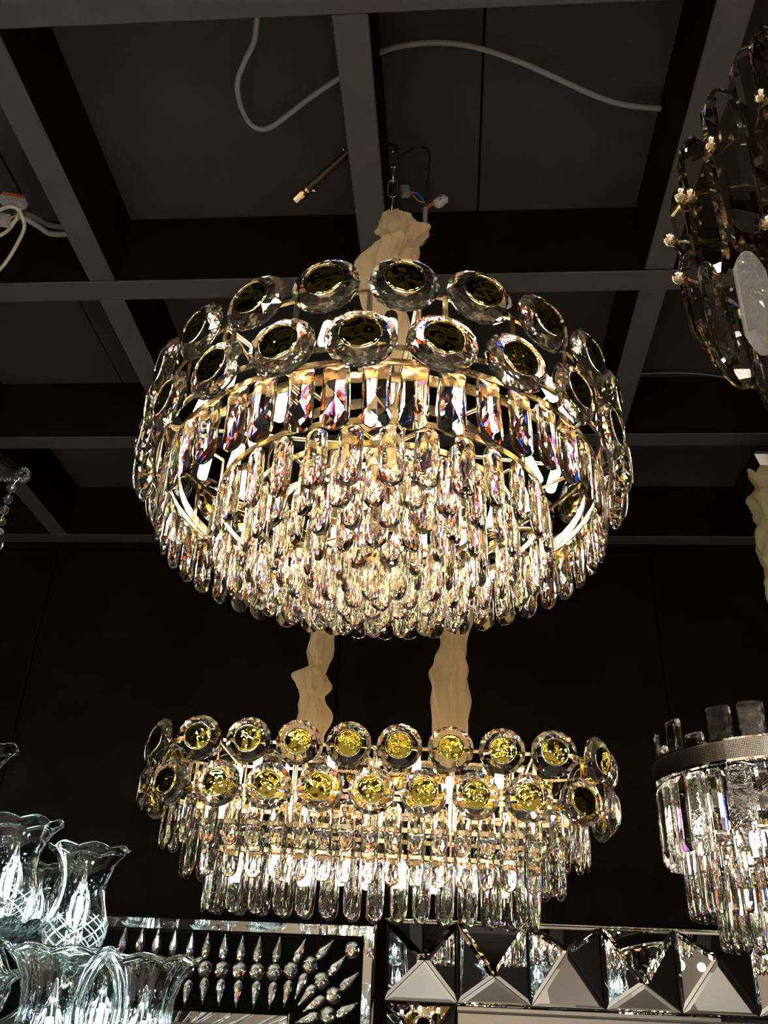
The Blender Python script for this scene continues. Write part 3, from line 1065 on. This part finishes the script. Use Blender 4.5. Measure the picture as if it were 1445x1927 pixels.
def cut_glass():
    """blown glass whose lower part carries frosted wheel-cut diamonds"""
    m, nt, out = new_mat('wheel_cut_glass')
    g = node(nt, 'ShaderNodeBsdfGlass')
    g.inputs['Color'].default_value = (.98, 1, 1, 1)
    g.inputs['IOR'].default_value = 1.5
    g.inputs['Roughness'].default_value = 0
    fr = node(nt, 'ShaderNodeBsdfTranslucent')
    fr.inputs[0].default_value = (.85, .9, .92, 1)
    df = node(nt, 'ShaderNodeBsdfDiffuse')
    df.inputs[0].default_value = (.85, .9, .92, 1)
    fx = node(nt, 'ShaderNodeMixShader')
    nt.links.new(fr.outputs[0], fx.inputs[1])
    nt.links.new(df.outputs[0], fx.inputs[2])
    uv = node(nt, 'ShaderNodeUVMap')
    sep = node(nt, 'ShaderNodeSeparateXYZ')
    nt.links.new(uv.outputs[0], sep.inputs[0])

    def math_(op, a, b=None):
        n = node(nt, 'ShaderNodeMath', operation=op)
        for i, x in enumerate((a, b)):
            if x is None:
                continue
            if isinstance(x, (int, float)):
                n.inputs[i].default_value = x
            else:
                nt.links.new(x, n.inputs[i])
        return n.outputs[0]
    u = math_('MULTIPLY', sep.outputs[0], 10.0)
    v = math_('MULTIPLY', sep.outputs[1], 7.5)
    lines = None
    for op in ('ADD', 'SUBTRACT'):
        f = math_('FRACT', math_('ADD', math_(op, u, v), 100.0))
        d = math_('ABSOLUTE', math_('SUBTRACT', f, .5))
        l = math_('LESS_THAN', d, .045)
        lines = l if lines is None else math_('MAXIMUM', lines, l)
    # the cut band ends in points
    zig = math_('ABSOLUTE', math_('SUBTRACT', math_('FRACT', u), .5))
    topline = math_('ADD', .32, math_('MULTIPLY', zig, .13))
    keep = math_('MULTIPLY', lines, math_('LESS_THAN', sep.outputs[1], topline))
    x = node(nt, 'ShaderNodeMixShader')
    nt.links.new(keep, x.inputs[0])
    nt.links.new(g.outputs[0], x.inputs[1])
    nt.links.new(fx.outputs[0], x.inputs[2])
    nt.links.new(x.outputs[0], out.inputs[0])
    return m


CUT = cut_glass()


def shade_mesh(mat, flute=0.0):
    prof = [(.026, 0), (.033, .004), (.040, .014), (.0435, .028), (.0425, .042), (.038, .056), (.0335, .070), (.032, .083), (.0335, .097), (.038, .111), (.045, .123), (.0525, .131), (.0555, .1335)]
    n = 128 if flute else 80
    k = len(prof)

    def wave(r, z, c):
        e = max(0, (z - .095) / .0385) ** 2
        lob = abs(math.sin(4 * c))
        return r * (1 + .035 * e * (lob - .5) + flute * math.cos(16 * c)), z + .005 * e * (lob - .5)
    V, Fc, UV = [], [], []
    th = .0011
    rows = [(r, z, 0) for r, z in prof] + [(.0568, .1345, 0), (.0570, .1362, 0), (.0560, .1372, 0), (.0545, .1362, 0)] + [(max(r - th, .001), z, 0) for r, z in prof[::-1]]
    for i, (r, z, _) in enumerate(rows):
        for j in range(n):
            c = 2 * PI * j / n
            r2, z2 = wave(r, z, c)
            V.append((r2 * math.cos(c), r2 * math.sin(c), z2))
    R = len(rows)
    for i in range(R):
        for j in range(n):
            i2 = (i + 1) % R
            Fc.append((i * n + j, i * n + (j + 1) % n, i2 * n + (j + 1) % n, i2 * n + j))
    me = MB().add(V, Fc, 0, True).mesh('hurricane_shade', mat)
    uv = me.uv_layers.new(name='UVMap')
    for q, p in enumerate(me.polygons):
        i, j = divmod(q, n)
        for li, (jj, ii) in zip(p.loop_indices, ((j, i), (j + 1, i), (j + 1, i + 1), (j, i + 1))):
            z = rows[ii % R][1]
            uv.data[li].uv = (jj / n, z / .137)
    return recalc(me)


SHADE_CUT, SHADE_PLAIN = shade_mesh(CUT), shade_mesh(BLOWN, .022)
bulb_glass = MB().lathe([(.0005, 0), (.010, .002), (.0155, .016), (.0165, .027), (.0135, .040), (.0075, .054), (.0035, .067), (.0018, .078), (.0004, .080)], 20).mesh('candle_bulb', BLOWN)
fil = MB()
for k in range(4):
    a = 2 * PI * k / 4 + .4
    fil.tube([(.0075 * math.cos(a), .0075 * math.sin(a), .010), (.0075 * math.cos(a), .0075 * math.sin(a), .036)], .0011, 6)
FIL = fil.mesh('filament', FLAME_ON)
CUP = recalc(MB().lathe([(.001, -.012), (.020, -.011), (.030, -.006), (.034, .002), (.033, .006), (.028, .001), (.018, -.004), (.001, -.005)], 24).mesh('glass_cup', BLOWN))
STUB = MB().lathe([(.0005, 0), (.0115, 0), (.0115, .030), (.0005, .031)], 16).mesh('candle_socket', CHROME)
DISH = MB()


def dish_wave(r, z, c):
    return r * (1 + .05 * (r / .07) * abs(math.sin(6 * c))), z + .008 * (r / .07) ** 2 * abs(math.sin(6 * c))


DISH = recalc(MB().lathe([(.001, -.004), (.02, -.004), (.045, .004), (.068, .020), (.069, .022), (.045, .0075), (.02, 0), (.001, 0)], 72, wave=dish_wave).mesh('scalloped_dish', BLOWN))

# rim centre in the photograph, depth, size, rotation, cut pattern
HUR_SPOTS = []
for r, z, n in ((.50, .42, 8), (.72, .305, 13), (.86, .17, 16)):      # the part of the tiers that only the mirrors show
    for k in range(n):
        a = 2 * PI * k / n
        p = Vector((hur_o.x + r * math.cos(a), hur_o.y + r * math.sin(a), EYE + z))
        v = p + Vector((.075, 0, .01)) - Vector((0, 0, EYE))
        if v.dot(FWD) < .05 or CX + F_PX * v.dot(RIGHT) / v.dot(FWD) < -25:
            HUR_SPOTS.append((p, 1.04, .3 * k, k % 3 != 2))
SEEN_SPOTS = [(at(x, y, Y), k, rot, cut) for (x, y), Y, k, rot, cut in (((-36, 1408), 1.32, 1.03, .2, True), ((44, 1549), 1.30, 1.02, .35, True), ((169, 1600), 1.34, 1.03, .1, True),
                               ((84, 1632), 1.62, .85, .5, False), ((118, 1789), 1.12, 1.12, .2, False), ((283, 1806), 1.16, 1.06, .55, False), ((-50, 1830), 1.2, 1.05, .3, False), ((205, 1800), 1.42, 1.0, .9, False))]
for rim, k, rot, cut in SEEN_SPOTS + HUR_SPOTS:
    base = rim - Vector((0, 0, .134 * k))
    M4 = Matrix.Translation(base - hur_o) @ Matrix.Rotation(rot, 4, 'Z') @ Matrix.Scale(k, 4)
    link_mesh('hurricane_shade', SHADE_CUT if cut else SHADE_PLAIN, hur, mw=M4)
    link_mesh('glass_cup', CUP, hur, mw=Matrix.Translation(base - hur_o + Vector((0, 0, -.004))) @ Matrix.Scale(k, 4))
    link_mesh('candle_socket', STUB, hur, loc=base - hur_o + Vector((0, 0, -.002)))
    bl = link_mesh('candle_bulb', bulb_glass, hur, mw=Matrix.Translation(base - hur_o + Vector((0, 0, .029 * k))) @ Matrix.Scale(k, 4))
    link_mesh('filament', FIL, bl)
    link_mesh('scalloped_dish', DISH, hur, mw=Matrix.Translation(base - hur_o + Vector((0, 0, -.02))) @ Matrix.Rotation(rot, 4, 'Z'))
    foot = Vector((.03, 0, -.34 if rim.z < EYE + .1 else -.22))
    p0, p3 = base - hur_o + Vector((0, 0, -.02)), foot
    mid1, mid2 = p0 + Vector((0, 0, -.10)), (p0 + p3) / 2 + Vector((0, 0, -.12))
    link_mesh('glass_arm', MB().tube(smooth_path([p0, mid1, mid2, p3]), .008, 10).mesh('glass_arm', BLOWN), hur)
link_mesh('glass_column', MB().lathe([(.001, -.36), (.03, -.34), (.045, -.28), (.02, -.22), (.035, -.14), (.045, -.08), (.018, -.03), (.024, .02), (.012, .10), (.006, .16), (.006, ZB - hur_o.z)], 24).mesh('glass_column', CHROME), hur, loc=(0, 0, 0))

# ------------------------------------------------------------------ mirror with crystal drops, lower left
MY = 3.14


def wxz(px, py):
    p = at(px, py, MY)
    return p.x, p.z


lm_x1, lm_z1 = wxz(709, 1738)[0], wxz(709, 1738)[1]
lm_x0, lm_z0 = lm_x1 - 1.30, lm_z1 - .62
lmir = empty('drop_framed_mirror', 'wall mirror edged with mirror strips and rows of crystal drops on black glass, lower left', 'mirror', ((lm_x0 + lm_x1) / 2, MY, lm_z0))
lo = Vector(((lm_x0 + lm_x1) / 2, MY, lm_z0))


def local_box(parent, name, x0, x1, z0, z1, y0, y1, mat, o):
    return link_mesh(name, MB().box((x0 - o.x, y0 - o.y, z0 - o.z), (x1 - o.x, y1 - o.y, z1 - o.z)).mesh(name, mat), parent)


def bevel_strip(parent, name, x0, x1, z0, z1, axis, o, mitre0=1, mitre1=1, bev=.010, y=MY, thick=.012, mat=None):
    """mirror strip with bevelled long edges and mitred ends (+1: the outer edge is the longer one)"""
    w = (z1 - z0) if axis == 'x' else (x1 - x0)
    V = []
    for f, d in ((0, 0), (bev / w, thick), (1 - bev / w, thick), (1, 0)):       # f from the inner to the outer edge
        for e in (0, 1):
            if axis == 'x':
                zz = z0 + f * w
                xx = x0 + (1 - f) * w * mitre0 if e == 0 else x1 - (1 - f) * w * mitre1
            else:
                xx = x0 + f * w
                zz = z0 + (1 - f) * w * mitre0 if e == 0 else z1 - (1 - f) * w * mitre1
            V.append((xx - o.x, y - .004 - d - o.y, zz - o.z))
    V += [(v[0], y - o.y, v[2]) for v in (V[0], V[1], V[6], V[7])]
    Fc = [(0, 1, 3, 2), (2, 3, 5, 4), (4, 5, 7, 6), (0, 2, 4, 6, 10, 8), (1, 9, 11, 7, 5, 3), (0, 8, 9, 1), (6, 7, 11, 10), (8, 10, 11, 9)]
    return link_mesh(name, recalc(MB().add(V, Fc).mesh(name, mat or MIRROR)), parent)


sw = wxz(709, 1738)[0] - wxz(680, 1770)[0]
local_box(lmir, 'black_backing', lm_x0 + .01, lm_x1 - .004, lm_z0 + .004, lm_z1 - .004, MY - .004, YW - .001, BLACK_PANE, lo)
bevel_strip(lmir, 'mirror_strip', lm_x0, lm_x1, lm_z1 - sw * 1.03, lm_z1, 'x', lo)
bevel_strip(lmir, 'mirror_strip', lm_x1 - sw, lm_x1, lm_z0, lm_z1, 'z', lo)
ix1, iz1 = wxz(548, 1905)
bevel_strip(lmir, 'mirror_strip', lm_x0 + .2, ix1, iz1 - .05, iz1, 'x', lo)
bevel_strip(lmir, 'mirror_strip', ix1 - .05, ix1, lm_z0 + .15, iz1, 'z', lo)
local_box(lmir, 'mirror_pane', lm_x0 + .2, ix1 - .045, lm_z0 + .1, iz1 - .045, MY - .008, MY - .003, MIRROR, lo)
tear = gem('crystal_teardrop', [(f * .0155 * math.cos(2 * PI * (k + .5 * i) / 9), min(f * .0085 * math.sin(2 * PI * (k + .5 * i) / 9), .0025), z) for i, (z, f) in enumerate(((.040, .12), (.026, .34), (.010, .62), (-.006, .95), (-.018, 1), (-.030, .8), (-.038, .35))) for k in range(9)], COOL_CRYSTAL)
ballb = gem('crystal_bead', [(math.sin(t) * math.cos(p) * .0255, min(math.sin(t) * math.sin(p) * .015, .002), math.cos(t) * .0255) for i, t in enumerate((.25, .65, 1.1, 1.57, 2.04, 2.5, 2.9)) for p in [2 * PI * (k + .5 * (i % 2)) / 10 for k in range(10)]], COOL_CRYSTAL)
for me in (tear, ballb):                     # foiled flat backs
    me.materials.append(MIRROR)
    for p in me.polygons:
        if p.normal.y > .12:
            p.material_index = 1
cs = .3737


def crop(x, y):
    return at(200 + x * cs, 1680 + y * cs, MY - .014) - lo


for x, y, rot in ((90, 232, 0), (175, 240, 0), (255, 246, 0), (340, 255, 0), (425, 268, 0), (505, 270, 0), (592, 275, 0), (680, 284, 0), (765, 288, .05), (862, 290, .12), (975, 296, .38), (1100, 288, .75), (1160, 368, .75), (1222, 446, .85), (1210, 588, 1.05),
                  (405, 505, PI + .1), (490, 495, PI - .02), (573, 502, PI), (660, 508, PI + .02), (750, 512, PI + .05), (832, 516, PI + .12), (908, 508, PI + .14), (978, 468, PI + .35), (1008, 517, PI + .7), (1045, 562, PI + 1.0), (1012, 636, PI + 1.25)):
    link_mesh('crystal_teardrop', tear, lmir, mw=Matrix.Translation(crop(x, y)) @ Matrix.Rotation(rot, 4, 'Y') @ Matrix.Scale(1.0, 4))
for x, y in ((412, 382), (497, 385), (583, 388), (670, 393), (757, 398), (844, 400), (930, 391), (1025, 364), (1082, 443), (1142, 518), (1113, 617), (1238, 288), (325, 378)):
    link_mesh('crystal_bead', ballb, lmir, mw=Matrix.Translation(crop(x, y)) @ Matrix.Rotation(random.uniform(0, 3), 4, 'Y'))

# ------------------------------------------------------------------ mirror framed by mirrored pyramids, lower right
px0 = wxz(728, 1733)[0]
pz1 = EYE + .206
SQ = .2305
NS = 6
rm_x1 = px0 + SQ * NS
ro = Vector(((px0 + rm_x1) / 2, MY, pz1 - SQ * 3))
rmir = empty('pyramid_framed_mirror', 'wall mirror edged with a row of square mirrored pyramids, lower right', 'mirror', ro)


def facet(a, b, c):
    """one triangular mirror with a bevelled border; corners a, b, c run counter-clockwise seen from the front"""
    a, b, c = Vector(a), Vector(b), Vector(c)
    nrm = (b - a).cross(c - a).normalized()
    cen = (a + b + c) / 3
    la, lb, lc = (b - c).length, (c - a).length, (a - b).length
    inc = (a * la + b * lb + c * lc) / (la + lb + lc)
    rad = (b - a).cross(c - a).length / (la + lb + lc)
    f0, f1 = 1 - .0012 / rad, 1 - .011 / rad
    lowp = [inc + (p - inc) * f0 - nrm * .0035 for p in (a, b, c)]
    mid = [inc + (p - inc) * f0 for p in (a, b, c)]
    hi = [inc + (p - inc) * f1 + nrm * .0022 for p in (a, b, c)]
    V = lowp + mid + hi
    Fc = [(6, 7, 8), (2, 1, 0)] + [(3 + i, 3 + (i + 1) % 3, 6 + (i + 1) % 3, 6 + i) for i in range(3)] + [(i, (i + 1) % 3, 3 + (i + 1) % 3, 3 + i) for i in range(3)]
    return link_mesh('mirror_facet', recalc(MB().add(V, Fc).mesh('mirror_facet', MIRROR)), rmir)


local_box(rmir, 'backing_board', px0, rm_x1, pz1 - SQ * 3, pz1, MY + .006, YW - .001, DARKM, ro)
HT = .040
cells = [(i, 0, (.012 if i == 0 else 0, (0, -.038, .040, -.040, .036, -.036)[i])) for i in range(NS)] + [(0, 1, (0, -.03)), (0, 2, (0, .02))]
for i, j, (dx, dz) in cells:
    x0, z1 = px0 + SQ * i - ro.x, pz1 - SQ * j - ro.z
    x1, z0 = x0 + SQ, z1 - SQ
    ap = ((x0 + x1) / 2 + dx, -HT, (z0 + z1) / 2 + dz)
    A, B, C, D = (x0, 0, z1), (x1, 0, z1), (x1, 0, z0), (x0, 0, z0)
    facet(B, A, ap)
    facet(A, D, ap)
    facet(D, C, ap)
    facet(C, B, ap)
zi = pz1 - SQ
bevel_strip(rmir, 'mirror_strip', px0 + SQ, rm_x1, zi - .024, zi - .002, 'x', ro, 0, 0, .006, MY, .006)
local_box(rmir, 'mirror_pane', px0 + SQ + .002, rm_x1, pz1 - SQ * 3, zi - .026, MY - .002, MY + .004, MIRROR, ro)
bevel_strip(rmir, 'mirror_strip', px0 - .004, rm_x1, pz1 + .0005, pz1 + .007, 'x', ro, 0, 0, .002, MY, .004, CHROME)

# ------------------------------------------------------------------ cables and fittings under the ceiling


def cable(name, label, pts, r, mat, z0):
    """pts: (px, py, height above the eye)"""
    P = smooth_path([atz(x, y, z) for x, y, z in pts])
    o = P[0].copy()
    e = empty(name, label, 'cable', o)
    m = MB()
    n = 10
    m.tube([p - o for p in P], r, n)
    link_mesh('cable_sheath', m.mesh('cable_sheath', mat), e)
    return e


zc = 1.79
cable('power_cable', 'long slack grey-white power cable looping across both bays behind the middle beam', [(484, 14, zc), (483, 38, zc), (478, 78, zc), (462, 112, zc), (449, 145, zc), (447, 172, zc), (455, 205, zc), (470, 232, zc), (490, 243, zc), (512, 238, zc), (545, 214, zc), (585, 183, zc), (640, 146, zc), (685, 116, zc), (714, 99, zc), (760, 85, zc), (830, 80, zc), (900, 90, zc), (980, 117, zc), (1060, 153, zc), (1130, 184, zc), (1180, 198, zc), (1243, 204, zc)], .0066, CABLE, zc)
cable('thin_cable', 'thin grey cable crossing the dark bay at right, beside the upper right bars', [(1172, 707, 1.81), (1220, 703, 1.81), (1290, 702, 1.81), (1350, 708, 1.81), (1420, 722, 1.81)], .0022, CABLE, 1.81)
for k, (pts, lab) in enumerate((([(30, 402, 1.70), (48, 402, 1.70), (68, 410, 1.71), (92, 423, 1.73), (128, 429, 1.75)], 'upper of two grey cables leaving the left beam toward the wire bundle'),
                                ([(34, 406, 1.66), (52, 414, 1.66), (74, 427, 1.665), (90, 438, 1.67), (108, 441, 1.68), (134, 440, 1.69)], 'lower of two grey cables leaving the left beam toward the wire bundle'))):
    cable('power_cable', lab, pts, .0075, CABLE, 1.7)
cable('supply_wire', 'cream wire looping over the left terminal and hanging down to the left edge', [(-12, 404, 1.66), (4, 393, 1.66), (22, 389, 1.66), (36, 397, 1.66), (45, 418, 1.65), (45, 432, 1.64), (36, 452, 1.63), (22, 477, 1.61), (6, 500, 1.59), (-14, 520, 1.58)], .0046, CREAM, 1.6)
cable('supply_wire', 'brownish cream wire running down left from the orange terminal block', [(41, 385, 1.68), (37, 400, 1.67), (27, 418, 1.66), (12, 436, 1.65), (-14, 450, 1.64)], .0048, CREAM, 1.6)

# orange terminal strip
tb = atz(26, 377, 1.69)
t1 = empty('terminal_strip', 'grey terminal strip with orange levers over the cream wires, left', 'connector', tb, )
ang = .28
m = MB().box((-.034, -.010, -.012), (.034, .012, .004))
link_mesh('strip_body', m.mesh('strip_body', PLASTIC), t1, rot=(0, ang, 0))
for k in range(6):
    m = MB().box((-.031 + k * .0105, -.012, .002), (-.023 + k * .0105, .012, .011))
    link_mesh('lever', m.mesh('lever', AMBER), t1, rot=(0, ang, 0))
t2 = empty('wire_connector', 'small white push connector on the cream wires at the left edge', 'connector', atz(4, 414, 1.66))
m = MB().box((-.022, -.010, -.014), (.020, .010, .014))
link_mesh('connector_body', m.mesh('connector_body', PLASTIC), t2, rot=(0, .1, .1))
link_mesh('copper_wire', MB().tube([(.018, 0, .006), (.035, 0, .016), (.055, 0, .018)], .0028, 6).mesh('copper_wire', COPPER), t2)

# dark tube with a gold end, hanging off the middle beam
r0, r1 = atz(655, 287, 1.70), atz(553, 378, 1.62)
rod = empty('bronze_tube', 'dark bronze tube with a gold end cap, slanting off the middle beam', 'rod', r0)
d = r1 - r0
link_mesh('tube_body', MB().tube([(0, 0, 0), d * .86], .0095, 14).mesh('tube_body', BRONZE), rod)
q = d.to_track_quat('Z', 'Y').to_matrix().to_4x4()
Ld = d.length
link_mesh('gold_cap', MB().lathe([(.0095, .74 * Ld), (.0125, .745 * Ld), (.013, .765 * Ld), (.0105, .775 * Ld), (.0105, .79 * Ld), (.0125, .80 * Ld), (.0135, .86 * Ld), (.012, .93 * Ld), (.0135, .985 * Ld), (.0125, Ld), (.001, Ld * .97)], 20).mesh('gold_cap', GOLD), rod, mw=q)
link_mesh('gold_screw', MB().lathe([(.001, 0), (.004, .001), (.004, .012), (.001, .013)], 10).mesh('gold_screw', GOLD), rod, mw=Matrix.Translation(d * .77 + Vector((.012, -.006, -.010))) @ Matrix.Rotation(PI / 2, 4, 'Y'))
link_mesh('gold_screw', MB().lathe([(.001, 0), (.005, .001), (.005, .008), (.001, .009)], 10).mesh('gold_screw', GOLD), rod, mw=Matrix.Translation(d * .05 + Vector((-.004, -.004, .008))))

# hook, chain end and wires above the round chandelier
hp = RO + n_ * .80
hk = empty('ceiling_hook', 'dark hook that carries the chain of the round chandelier beside the middle beam', 'hook', hp)
link_mesh('hook_rod', MB().tube(smooth_path([Vector((0, 0, 0)), Vector((.006, 0, .012)), Vector((-.004, 0, .025)), Vector((-.02, .0, .03)), Vector((-.046, 0, .035))]), .0035, 8).mesh('hook_rod', DARKM), hk)
c1 = at(762, 360, 1.33)
wc = empty('wire_connector', 'clear grey connector with blue wire beside the chain of the round chandelier', 'connector', c1)
link_mesh('connector_body', MB().box((-.009, -.007, -.013), (.009, .007, .012)).mesh('connector_body', principled('smoky_plastic', (.16, .15, .15), .3)), wc, rot=(0, -.2, .2))
for mat, off in ((BLUEW, .0), (BROWNW, .006)):
    P = [Vector((.008, 0, -.002 + off)), at(786, 365 + off * 2000, 1.33) - c1, at(800, 383, 1.33) - c1, at(804, 400, 1.33) - c1]
    link_mesh('blue_wire' if mat is BLUEW else 'brown_wire', MB().tube(smooth_path(P), .0022, 6).mesh('connector_wire', mat), wc)
c2 = at(829, 377, 1.33)
wc2 = empty('wire_connector', 'white two-pole connector with brown wires, right of the round chandelier chain', 'connector', c2)
me = plate_mesh('connector_body', .022, .034, .014, PLASTIC, .005)
link_mesh('connector_body', me, wc2, mw=Matrix.Rotation(.75, 4, 'Y') @ Matrix.Translation((0, 0, .017)))
for k in (0, 1):
    P = [Vector((-.008, 0, -.008 + k * .006)), at(812, 382 + k * 4, 1.33) - c2, at(800, 395, 1.33) - c2]
    link_mesh('brown_wire', MB().tube(smooth_path(P), .0022, 6).mesh('brown_wire', BROWNW), wc2)
    link_mesh('socket_slot', MB().box((-.0025, -.0072, -.004 + k * .010), (.0025, -.0066, -.002 + k * .010)).mesh('socket_slot', DARKM), wc2)
co = at(802, 320, 1.33)
bc = link_mesh('supply_cable', MB().tube([(0, 0, .004), (0, 0, -.004)], .003, 6).mesh('supply_cable', BLACKW), rnd_ch, mw=MR.inverted() @ Matrix.Translation(co))
P = smooth_path([at(755, 292, 1.36) - co, at(790, 276, 1.37) - co, at(808, 290, 1.36) - co, at(806, 330, 1.33) - co, at(801, 370, 1.33) - co, at(800, 410, 1.33) - co, at(806, 440, 1.33) - co])
link_mesh('thin_black_wire', MB().tube(P, .0022, 6).mesh('thin_black_wire', BLACKW), bc)
P = smooth_path([at(800, 392, 1.33) - co, at(800, 425, 1.33) - co, at(800, 446, 1.33) - co, at(790, 460, 1.32) - co, at(772, 464, 1.31) - co])
link_mesh('grey_cable_end', MB().tube(P, .0052, 8).mesh('grey_cable_end', CABLE), bc)
